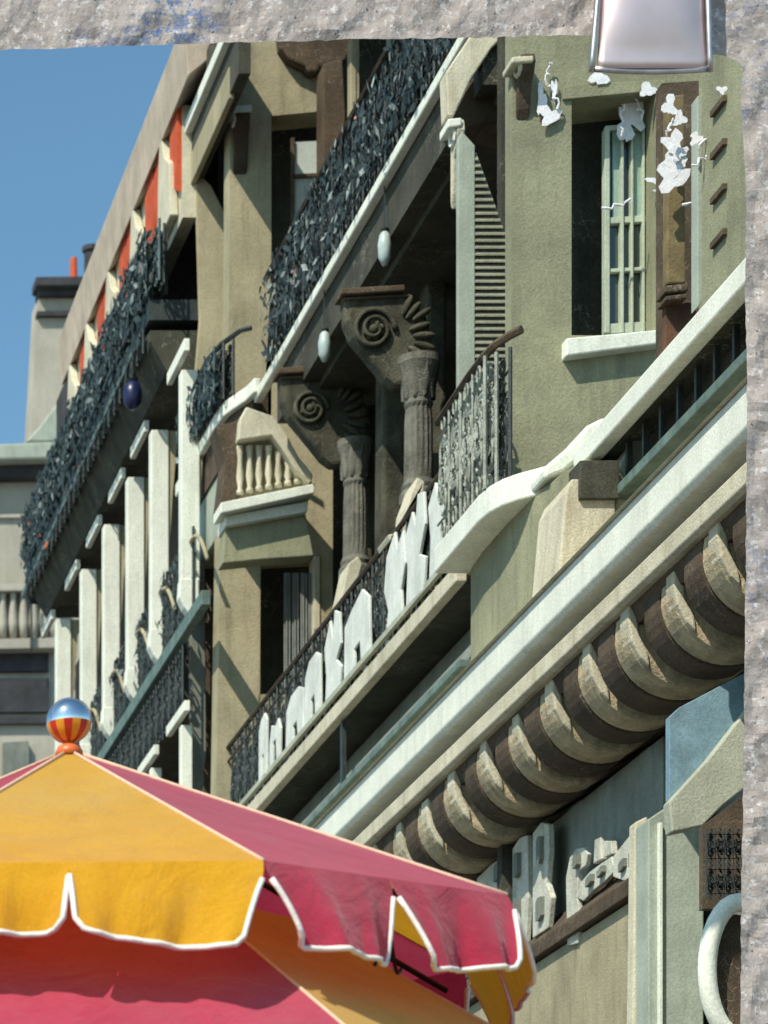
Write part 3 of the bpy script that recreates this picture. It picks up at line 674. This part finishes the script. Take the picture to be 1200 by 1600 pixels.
# broken white letter-like shapes standing along the first railing
pk = thing('railing_sign', 'worn row of separate broken cream letter shapes along the balcony railing', 'sign'); cl = random.Random(11)
xo = 5.655; zb0 = EYE+1.166*5.62+.09
def shape(y0, y1, poly):
    zf = lambda q: zb0+.70*q
    x_ = xo+cl.uniform(-.012, .012)
    MB().prx([(y1-(y1-y0)*a, zf(b_)) for a, b_ in poly], x_, x_+.022).build('letter_shape', M['cloth'], pk, .006)
FORMS = [[(0,0),(.42,.02),(.40,.34),(.62,.36),(.66,.04),(1,0),(.96,.8),(.7,.96),(.3,.9),(.04,.74)],
         [(.05,.03),(.9,0),(1,.3),(.7,.42),(.98,.6),(.9,.92),(.62,1),(.5,.72),(.34,.95),(0,.78),(.12,.4)],
         [(0,.05),(.3,0),(.34,.5),(.6,.55),(.64,.08),(.95,.02),(1,.7),(.8,.98),(.55,.8),(.2,.92),(.02,.6)],
         [(.1,0),(.85,.05),(.8,.3),(1,.55),(.9,.9),(.6,.84),(.5,1),(.12,.86),(0,.5),(.2,.25)]]
for u0_, u1_, ha, hb, n in ((599,634,.86,.92,1),(634,668,.94,.98,1),(668,703,.98,1.0,1),(534,577,.74,.82,1),(446,476,.55,.68,1),(476,503,.70,.82,1),(503,531,.84,.92,1),(405,420,.82,.80,1),(421,440,.5,.55,1)):
    for k in range(n):
        a, b_ = u0_+(u1_-u0_)*k/n, u0_+(u1_-u0_)*(k+1)/n
        h_ = ha+(hb-ha)*(k+.5)/n; f_ = FORMS[cl.randrange(4)]
        shape(Yx(b_-1.0, xo), Yx(a+1.0, xo), [(p, min(1, q*h_*cl.uniform(.94, 1.05))) for p, q in f_])
mb = MB(); mb.box(5.73, 5.75, 20.2, Y2-.25, zb0, zb0+.48); mb.build('back_panel', M['pale'], pk)
mb = MB(); mb.box(xo-.01, xo+.02, 20.2, Y2-.3, zb0-.01, zb0+.03); mb.build('base_strip', M['pale'], pk)

# ---------------------------------------------------------------- shop front under the balcony
S = thing('shop_front', 'pale shop front under the balcony with plastered wall, blue panel and mint door post', 'shop front')
xs = 5.98; yA, yB = 17.72, 26
mb = MB(); mb.box(xs, 6.27, yA, yB, .13, EYE+.655*xs); mb.build('wall', M['beige'], S)
mb = MB(); mb.pr([(xs-.05,EYE+.657*xs),(xs-.05,EYE+.672*xs),(xs+.1,EYE+.70*xs),(6.27,EYE+.70*xs),(6.27,EYE+.657*xs)], yA, yB); mb.build('ledge', M['brown'], S, .006)
MB().box(xs+.1, 6.27, yA, yB, EYE+.701*xs, EYE+.80*xs).build('fascia_board', M['fascia'], S, .006)
mb = MB(); mb.front([(992,1285),(1012,1275),(1012,3000),(984,3000),(988,1600)], 17.6, .1); mb.build('corner_post', M['cream'], S, .01)
mb = MB(); mb.front([(1013,1280),(1050,1255),(1100,1225),(1098,3000),(1013,3000)], 17.4, .3); mb.build('door_post', M['mint'], S, .008)
mb = MB(); mb.front([(1030,1285),(1036,1285),(1036,3000),(1030,3000)], 17.37, .04); mb.build('post_bead', M['white'], S, .004)
mb = MB(); mb.front([(1046,1120),(1062,1105),(1185,1040),(1185,1090),(1110,1180),(1046,1250)], 16.2, .06); mb.build('blue_panel', M['blue'], S, .004)
mb = MB(); mb.front([(1046,1252),(1110,1182),(1185,1085),(1185,1215),(1130,1258),(1098,1290),(1050,1300)], 16.1, .1); mb.build('sloping_fascia', M['pale'], S, .008)
# lace by the post
rl = part('iron_grille', S)
for i, (u, v) in enumerate(((1104,1405),(1132,1405),(1104,1350),(1132,1350))):
    y = 15.6; o = copy(LACE['iron'], rl, P(u, v, y), (1, .14, .24), R(-90))
mb = MB(); mb.front([(1098,1290),(1185,1225),(1185,1420),(1098,1420)], 15.9, .05); mb.build('backing', M['brown'], rl)
# oval ring sign
t = thing('oval_sign', 'white oval ring at lower right beside the granite wall', 'sign', loc=P(1155,1515,15.0))
mb = MB(); n = 32; pts = [(X(1155+50*math.cos(2*math.pi*k/n),15)-X(1155,15), 0, Z(1515+105*math.sin(2*math.pi*k/n),15)-Z(1515,15)) for k in range(n)]
mb.tube(pts, .045, 8, True); mb.build('ring', M['white'], t, smooth=True)
mb = MB(); mb.pr([(x*.8, z_*.85) for x, _, z_ in pts], .04, .07); mb.build('face', M['brown'], t)
# rows of worn flat letters on the ledge
def strokes(items, slots, label):
    t = thing('sign_lettering', label, 'sign lettering', 'white lettering above the shop ledge'); x = xs-.02
    for k, poly in enumerate(items):
        mb = MB(); mb.prx([(Yx(u, x), Z(v, Yx(u, x))) for u, v in poly], x-.002*k, x+.03); mb.build('letter_stroke', M['letter'], t, .005)
    for u, v, w2, h2 in slots:
        mb = MB(); mb.prx([(Yx(u+a*w2, x), Z(v+b_*h2-a*w2*.6, Yx(u, x))) for a, b_ in ((-1,-.8),(-.3,-1),(1,-.8),(1,.8),(.2,1),(-1,.8))], x-.03, x+.01); mb.build('letter_gap', M['grey'], t)
strokes([[(745,1372),(768,1350),(785,1340),(796,1334),(796,1478),(770,1500),(745,1500)],[(801,1326),(812,1309),(824,1305),(826,1400),(822,1472),(801,1482)],[(833,1302),(846,1285),(858,1288),(859,1330),(855,1380),(862,1402),(857,1450),(833,1466)]],
        [(782,1362,4,14),(812,1352,3,20),(848,1328,3,22),(848,1420,4,18),(812,1425,3,22)],
        'tall worn white letters above the ledge, left of the gap, behind the parasol tip')
strokes([[(884,1372),(890,1340),(900,1326),(912,1324),(918,1334),(915,1352),(903,1362),(902,1400),(906,1440),(902,1474),(886,1478)],
         [(900,1402),(908,1378),(922,1362),(938,1350),(956,1338),(960,1362),(944,1378),(926,1392),(912,1408)],[(928,1350),(930,1312),(939,1308),(941,1342)],[(945,1340),(947,1314),(956,1314),(958,1334)],
         [(960,1338),(1006,1280),(1009,1292),(1000,1310),(1008,1330),(1008,1384),(994,1378),(976,1376),(960,1370)]],
        [(926,1376,4,7),(944,1362,4,6),(978,1352,4,8),(994,1340,4,12),(905,1346,3,10)],
        'lower worn white letters above the ledge, beside the cream corner post')

# ---------------------------------------------------------------- iron gallery building beyond
G = thing('gallery_building', 'far building with dark iron lace galleries, white posts and red frieze panels', 'building')
xg = 5.4; gy0, gy1 = 28.7, 36.2
mb = MB(); mb.box(6.7, 9, gy0, 37.5, .13, 16.5); mb.build('wall', M['dark'], G)
mb = MB(); mb.pr([(5.76,z(2.51,5.4)),(5.76,z(2.60,5.4)),(9,z(2.60,5.4)+1.8),(9,z(2.51,5.4)+1.8)], 27.9, 37.5); mb.build('roof', M['slate'], G)
mb = MB(); mb.box(5.95, 6.7, 28.62, 28.8, .13, 15.2); mb.build('party_wall', M['brown'], G)
mb = MB(); mb.pr([(5.4,z(2.445,5.4)),(5.36,z(2.535,5.4)),(5.42,z(2.54,5.4)),(5.75,z(2.60,5.4)),(5.75,z(2.50,5.4)),(5.5,z(2.46,5.4))], 27.72, 34.8); mb.build('eave', M['pinkroof'], G, .01)
mb = MB(); mb.box(5.48, 5.6, 28.38, 34.6, z(2.25,5.45), z(2.455,5.4)); mb.build('frieze', M['cream'], G)
reds = [(28.42,28.78),(29.0,29.55),(29.6,30.0),(30.6,31.0),(31.05,31.4),(32.0,32.35),(32.4,32.7),(33.3,33.8)]
for a, b_ in reds:
    mb = MB(); mb.prx([(a,z(2.30,5.44)),(b_,z(2.34,5.44)),(b_,z(2.415,5.44)),((a+b_)/2,z(2.44,5.44)),(a,z(2.44,5.44))], 5.44, 5.478); mb.build('red_panel', M['red'], G)
for yy in (28.85, 30.3, 31.7, 33.0, 34.1):
    mb = MB(); mb.prx([(yy-.25,z(2.37,5.42)),(yy+.0,z(2.40,5.42)),(yy+.12,z(2.44,5.42)),(yy+.22,z(2.44,5.42)),(yy+.3,z(2.37,5.42)),(yy+.3,z(2.28,5.42)),(yy-.3,z(2.28,5.42))], 5.40, 5.475); mb.build('scroll_bracket', M['cream'], G, .01)
mb = MB(); mb.box(5.5, 5.6, 26.4, 28.75, z(2.365,5.5), z(2.385,5.5)); mb.build('white_rail', M['white'], G, .006)
mb = MB(); mb.box(5.56, 5.66, 26.4, 28.6, z(2.29,5.5), z(2.44,5.5)); mb.build('dark_band', M['dark'], G)
mb = MB(); mb.box(5.55, 5.6, 26.75, 28.6, z(2.262,5.55), z(2.31,5.55)); mb.build('beige_band', M['beige'], G, .008)
# upper gallery: lace railing, floor, rails
rl = part('railing', G); x5 = 5.2
za, zb_ = z(2.245,x5), z(2.35,x5)
mb = MB(); mb.tube([(x5,28.6,zb_),(x5,gy1,zb_)], .02, 5); mb.tube([(x5,28.6,za),(x5,gy1,za)], .02, 5); mb.build('top_rail', M['verdigris'], rl)
lace_run(rl, 'verdigris', x5, 28.6, gy1, za, zb_); lace_run(rl, 'verdigris', x5+.06, 28.3, gy1-.3, za, zb_); lace_run(rl, 'iron', x5+.12, 28.4, gy1-.1, za, zb_)
tangle(rl, x5+.02, 28.5, gy1, za-.02, zb_, 2600, 23, LM, .06)
tangle(rl, x5+.02, 28.7, gy1-.2, z(2.16,x5), za, 900, 24, LM[:1]*2+LM[2:], .06)
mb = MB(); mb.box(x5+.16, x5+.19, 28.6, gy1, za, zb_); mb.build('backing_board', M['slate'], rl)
mb = MB(); mb.box(x5+.02, 6.7, 28.6, gy1, z(2.2,x5), z(2.235,x5)); mb.build('gallery_floor', M['iron'], G)
mb = MB(); mb.box(x5-.02, x5+.06, 28.9, gy1+.1, z(2.185,x5), z(2.198,x5)); mb.build('gutter_rail', M['green_rail'], G, .006)
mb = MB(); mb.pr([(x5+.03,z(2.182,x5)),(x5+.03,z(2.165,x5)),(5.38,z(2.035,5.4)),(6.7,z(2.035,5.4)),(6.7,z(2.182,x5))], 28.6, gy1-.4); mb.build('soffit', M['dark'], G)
rl = part('valance_lace', G)
lace_run(rl, 'iron', x5-.01, 28.7, gy1-.3, z(2.15,x5), z(2.19,x5))
# end of the gallery
mb = MB(); mb.prx([(gy1+.02,z(2.35,x5)),(gy1+.05,z(2.24,x5)),(gy1+.05,z(2.19,x5)),(gy1-.1,z(2.16,x5)),(gy1-.2,z(2.35,x5))], x5+.03, x5+.5); mb.build('gallery_end', M['iron'], G)
# white beam pieces and posts
posts = [283, 236, 199, 162, 127, 88, 62]
py = [Yx(u, xg) for u in posts]
for i, yy in enumerate(py[:-1]):
    a, b_ = yy-.05, yy+.72
    if i == 0: a, b_ = 27.5, 28.35
    mb = MB(); mb.box(xg-.02, xg+.03, a+.3, b_+.25, z(2.010,xg), z(2.03,xg)); mb.build('beam', M['white'], G, .006)
for i, yy in enumerate(py[:-1]):
    p = part('post', G); w_ = .055
    zb0, zt0 = z(1.60,xg), z(1.995,xg)
    mb = MB(); mb.box(xg, xg+.16, yy-.02, yy+.12, zb0+.1, zt0); mb.build('shaft', M['white'], p, .008)
    mb = MB(); mb.pr([(xg-.01,zb0+.3),(xg-.02,zb0+.14),(xg+.02,zb0+.05),(xg+.06,zb0),(xg+.15,zb0),(xg+.17,zb0+.08),(xg+.15,zb0+.16),(xg+.15,zb0+.3)], yy-.03, yy+.11); mb.build('curled_foot', M['white'], p, .008)
    mb = MB(); mb.pr([(xg+.161,zt0),(xg+.161,zt0-1.3),(xg+.2,zt0-.6),(xg+.24,zt0-.15),(xg+.4,zt0)], yy, yy+.06); mb.build('spandrel', M['beige'], p, .004)
for yy in py[:-1]:
    mb = MB(); mb.tube([(xg+.08, yy-.75+.12*k, z(1.60,xg)+.62*math.sin(min(1,.25+k/7)*1.57)) for k in range(7)], .02, 5); mb.build('curved_rail', M['beige'], G, smooth=True)
rl = part('railing', G)
mb = MB(); mb.box(xg-.03, xg+.05, 27.0, 33.2, z(1.555,xg), z(1.578,xg)); mb.build('bottom_rail', M['green_rail'], rl, .006)
lace_run(rl, 'iron', xg+.10, 28.0, 35.4, z(1.58,xg), z(1.74,xg)); lace_run(rl, 'iron', xg+.2, 28.3, 35.2, z(1.58,xg), z(1.74,xg))
tangle(rl, xg+.12, 28.0, 35.2, z(1.58,xg), z(1.73,xg), 700, 25, LM)
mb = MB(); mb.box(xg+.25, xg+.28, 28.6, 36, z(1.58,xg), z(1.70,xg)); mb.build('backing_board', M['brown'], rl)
mb = MB(); mb.box(xg+.5, xg+.55, 28.6, 37, .13, z(2.0,xg)); mb.build('inner_wall', M['brown'], G)
# lower gallery: dark band, beam pieces, posts
mb = MB(); mb.box(xg+.04, 6.6, 28.6, 36.5, z(1.46,xg), z(1.55,xg)); mb.build('gallery_floor', M['dark'], G)
rl = part('valance_lace', G); lace_run(rl, 'iron', xg+.01, 28.0, 33, z(1.44,xg), z(1.55,xg))
for a, u in ((28.05,283),(29.4,236),(30.8,199)):
    p = part('post', G); yy = Yx(u, xg)
    mb = MB(); mb.box(xg, xg+.1, yy, yy+.1, .13, z(1.42,xg)); mb.build('shaft', M['white'], p, .008)
    mb = MB(); mb.box(xg-.02, xg+.03, yy-.25, yy+.6, z(1.43,xg), z(1.447,xg)); mb.build('beam', M['white'], p, .006)

# ---------------------------------------------------------------- far pale buildings
def farblock():
    t = thing('chimney_tower', 'pale stone tower with a dark stepped cap behind the gallery roof', 'tower'); y = 58
    mb = MB(); mb.front([(60,462),(190,462),(190,1700),(40,1700),(47,690)], y, .8); mb.build('wall', M['paleblock'], t)
    mb = MB(); mb.front([(56,432),(190,430),(190,446),(56,446)], y-.3, .5); mb.front([(60,446),(190,446),(190,461),(60,461)], y-.15, .4); mb.build('cap', M['slate'], t, .02)
    mb = MB(); mb.front([(58,486),(190,484),(190,492),(58,493)], y-.12, .2); mb.build('band', M['slate'], t)
    mb = MB(); mb.lathe([(.07,Z(428,y)),(.06,Z(396,y))], X(118,y), y+.2, 8); mb.build('chimney_pot', M['red'], t)
    mb = MB(); mb.lathe([(.12,Z(428,y)),(.12,Z(384,y)),(.16,Z(382,y)),(.16,Z(375,y))], X(146,y), y+.3, 8); mb.build('chimney_pot', M['slate'], t)
    t = thing('low_house', 'low pale house front with cornice and faint balusters at the left edge', 'house'); y = 50
    mb = MB(); mb.front([(-200,745),(120,740),(120,2400),(-200,2400)], y, 6); mb.build('wall', M['paleblock'], t)
    mb = MB(); mb.front([(-200,702),(75,690),(88,690),(88,716),(-200,722)], y-.5, 1); mb.front([(40,690),(60,668),(112,600),(140,545),(150,545),(118,620),(88,690)], y-.2, .8); mb.build('cornice', M['mint'], t, .03)
    mb = MB(); mb.front([(-200,722),(82,716),(78,744),(-200,750)], y-.25, .5); mb.build('painted_shadow_board', M['slate'], t, .02)  # slate strip paints the shadow under the cornice
    mb = MB()
    mb.front([(-200,806),(70,802),(70,808),(-200,812)], y-.06, .1); mb.front([(-200,915),(90,912),(90,922),(-200,926)], y-.3, .4); mb.front([(-200,1002),(90,996),(90,1012),(-200,1018)], y-.35, .5)
    mb.build('moulding', M['paleblock'], t, .01)
    for i in range(13):
        u = -110+i*16; mb = MB(); mb.lathe([(.05,Z(1002,y)),(.085,Z(980,y)),(.045,Z(945,y)),(.06,Z(922,y))], X(u,y), y-.18, 8); mb.build('baluster', M['paleblock'], t, smooth=True)
    mb = MB(); mb.front([(48,922),(51,922),(51,1015),(48,1015)], y-.45, .06); mb.build('drain_pipe', M['iron'], t)
    mb = MB(); mb.front([(-200,1022),(76,1015),(76,1048),(-200,1050)], y-.1, .2); mb.front([(-200,1062),(76,1060),(76,1112),(-200,1114)], y-.1, .2); mb.front([(-200,1122),(76,1120),(76,1130),(-200,1132)], y-.1, .2); mb.build('shop_window', M['slate'], t)
    mb = MB(); mb.front([(5,1160),(45,1158),(45,1400),(5,1400)], y-.12, .15); mb.build('door', M['grey'], t)
farblock()

# ---------------------------------------------------------------- two-tier parasol
def parasol():
    D = 10.0; cx, cz = X(108, D), Z(1172, D)
    t = thing('parasol', 'two-tier red and yellow parasol with white piped valance and mirror ball on top', 'parasol', loc=(cx, D, 0))
    tw = Vector((-cx, -D, 0)).normalized(); rt = Vector((-tw.y, tw.x, 0))
    if rt.x < 0: rt = -rt
    def at(a, r, zz):
        d = tw*math.cos(R(a))+rt*math.sin(R(a)); return Vector((d.x*r, d.y*r, zz))
    rim = EYE+2.035; Ru = 1.36; fr = random.Random(2)
    def rv(a): return rim-(.03 if abs(a-22.5) < 1 else 0)+(.012 if abs(a-67.5) < 1 else 0)
    def tier(name, zt_, zr_, r0, r1, shift, twist, sag):
        for k in range(8):
            a0 = -22.5+45*k+twist; col = M['yellow'] if (k+shift)%2 == 0 else M['crimson']
            nu, nv = 16, 12; vv = []; mb = MB()
            for j in range(nv+1):
                q = j/nv; r = r0+(r1-r0)*q
                A, B_ = at(a0, r, 0), at(a0+45, r, 0)
                for i in range(nu+1):
                    s = i/nu; p = A.lerp(B_, s)
                    zr2 = (rv(a0)+(rv(a0+45)-rv(a0))*s) if zr_ == rim else zr_
                    zz = zt_+(zr2-zt_)*q-sag*math.sin(math.pi*s)*q*(1.15-q)*1.6
                    vv.append((p.x, p.y, zz))
            mb.add(vv, [(j*(nu+1)+i, (j+1)*(nu+1)+i, (j+1)*(nu+1)+i+1, j*(nu+1)+i+1) for j in range(nv) for i in range(nu)])
            o = mb.build(name, col, t, smooth=True); yield k, a0, col, o
    def seam(parent, a, zt_, zr_, r0, r1):
        mb = MB(); mb.tube([at(a, r0+(r1-r0)*q/8, zt_+(zr_-zt_)*q/8+.003) for q in range(9)], .006, 5); mb.build('seam', M['seam'], parent, smooth=True)
    # upper tier
    for k, a0, col, o in tier('upper_canopy_panel', cz-.01, rim, .015, Ru, 0, 0, .012):
        seam(o, a0, cz-.012, rv(a0)-.002, .02, Ru)
        A, B_ = at(a0, Ru, rv(a0)), at(a0+45, Ru, rv(a0+45)); L_ = (B_-A).length
        out = at(a0+22.5, 1, 0)
        for half in (0, 1):
            nu, nv = 20, 8; H = .235; mb = MB(); vv = []; pp = []
            nc, nm = .055+.02*fr.random(), (.016 if k == 0 else .06)      # notch half widths: corner, middle
            ph = fr.uniform(0, 6)
            for j in range(nv+1):
                q = j/nv
                e = max(0, (q-.22)/.78)**.8
                for i in range(nu+1):
                    s = i/nu
                    if half == 0: s0, s1 = nc/L_*e, .5-nm/L_*e
                    else: s0, s1 = .5+nm/L_*e, 1-nc/L_*e
                    ss = s0+(s1-s0)*s; p = A.lerp(B_, ss)
                    wv = (.024*math.sin(s*7+ph)+.016*math.sin(s*15+ph*2)+.007*math.sin(s*33+ph*3+q*2))*q*(1 if k < 2 else .25)
                    hh = .2+(.06*s if half else 0) if k == 0 else .25
                    dr = hh*q*(1+.05*math.sin(s*3.1+ph))
                    # rounded lower corners
                    cr = min(s, 1-s); dr -= .03*q*max(0, 1-cr/.06)
                    p = p+out*(.055*q+.03*math.sin(math.pi*q*.5)+wv); vv.append((p.x, p.y, p.z-dr))
            mb.add(vv, [(j*(nu+1)+i, (j+1)*(nu+1)+i, (j+1)*(nu+1)+i+1, j*(nu+1)+i+1) for j in range(nv) for i in range(nu)])
            mb.build('valance_flap', col, o, smooth=True)
            g = lambda j, i: vv[j*(nu+1)+i]
            j0 = 2
            edge = [g(j, 0) for j in range(j0, nv)]+[g(nv, i) for i in range(nu+1)]+[g(j, nu) for j in range(nv-1, j0-1, -1)]
            mb = MB(); mb.tube(edge, .0082, 6); mb.build('piping', M['piping'], o, smooth=True)
    # lower tier, opposite colours
    zl0, zl1 = EYE+2.06, EYE+1.10; tw_ = 6
    for k, a0, col, o in tier('lower_canopy_panel', zl0, zl1, .72, 2.2, 1, tw_, .015):
        seam(o, a0, zl0-.004, zl1-.004, .72, 2.2)
        A, B_ = at(a0, 2.2, zl1), at(a0+45, 2.2, zl1); out = at(a0+22.5, 1, 0); mb = MB(); vv = []; nu = 24
        for j in range(5):
            for i in range(nu+1):
                p = A.lerp(B_, i/nu)+out*(.02*j+.015*math.sin(i*1.1)*j/4); vv.append((p.x, p.y, zl1-.06*j))
        mb.add(vv, [(j*(nu+1)+i, (j+1)*(nu+1)+i, (j+1)*(nu+1)+i+1, j*(nu+1)+i+1) for j in range(4) for i in range(nu)])
        mb.build('valance_flap', col, o, smooth=True)
    # frame: pole, ribs, hub, wire hook under the mid notch
    mb = MB(); mb.lathe([(.035,0),(.035,cz-.02)], 0, 0, 12); mb.build('pole', M['pole'], t, smooth=True)
    mb = MB(); mb.lathe([(.3,.0),(.3,.06),(.06,.1),(.06,.3)], 0, 0, 20); mb.build('base', M['pole'], t)
    for k in range(8):
        a = -22.5+45*k
        mb = MB(); mb.tube([at(a, .05, cz-.09), at(a, Ru-.06, rim-.075)], .01, 5); mb.build('upper_rib', M['pole'], t)
        mb = MB(); mb.tube([at(a+tw_, .05, zl0+.38), at(a+tw_, 2.16, zl1-.05)], .012, 5); mb.build('lower_rib', M['pole'], t)
    h = []
    for q in range(14):
        a = 45+3.5*math.cos(q*.5); h.append(at(45+(-2+q*.42), Ru-.12, rim-.255+.012*math.sin(q)+(.12*math.exp(-((q-6)/2.2)**2))))
    mb = MB(); mb.tube(h, .006, 5); mb.build('wire_hook', M['pole'], t)
    # mirror ball on a small collar
    rb = .07; zb_ = cz+.092
    mb = MB(); mb.lathe([(max(.001,rb*math.sin(math.pi*i/24)), zb_-rb*math.cos(math.pi*i/24)) for i in range(25)], 0, 0, 40); mb.build('mirror_ball', M['chrome'], t, smooth=True)
    cup = MB(); n = 16
    for k in range(n):
        vv = []
        for q in range(7):
            th = R(98+q*11.5)
            for e in (0, .5, 1):
                ph = 2*math.pi*(k+e)/n; vv.append(((rb+.0015)*math.sin(th)*math.cos(ph), (rb+.0015)*math.sin(th)*math.sin(ph), zb_+(rb+.0015)*math.cos(th)))
        cup.add(vv, [(3*q+e, 3*q+3+e, 3*q+4+e, 3*q+1+e) for q in range(6) for e in (0, 1)], k % 2)
    cup.build('reflection_cup', [M['gold_gloss'], M['red_gloss']], t, smooth=True)  # stripes paint the canopy's reflection on the lower half of the ball
    mb = MB(); mb.lathe([(.05,cz-.02),(.035,cz+.01),(.018,cz+.02),(.018,cz+.04)], 0, 0, 14); mb.build('collar', M['orange'], t, smooth=True)
parasol()
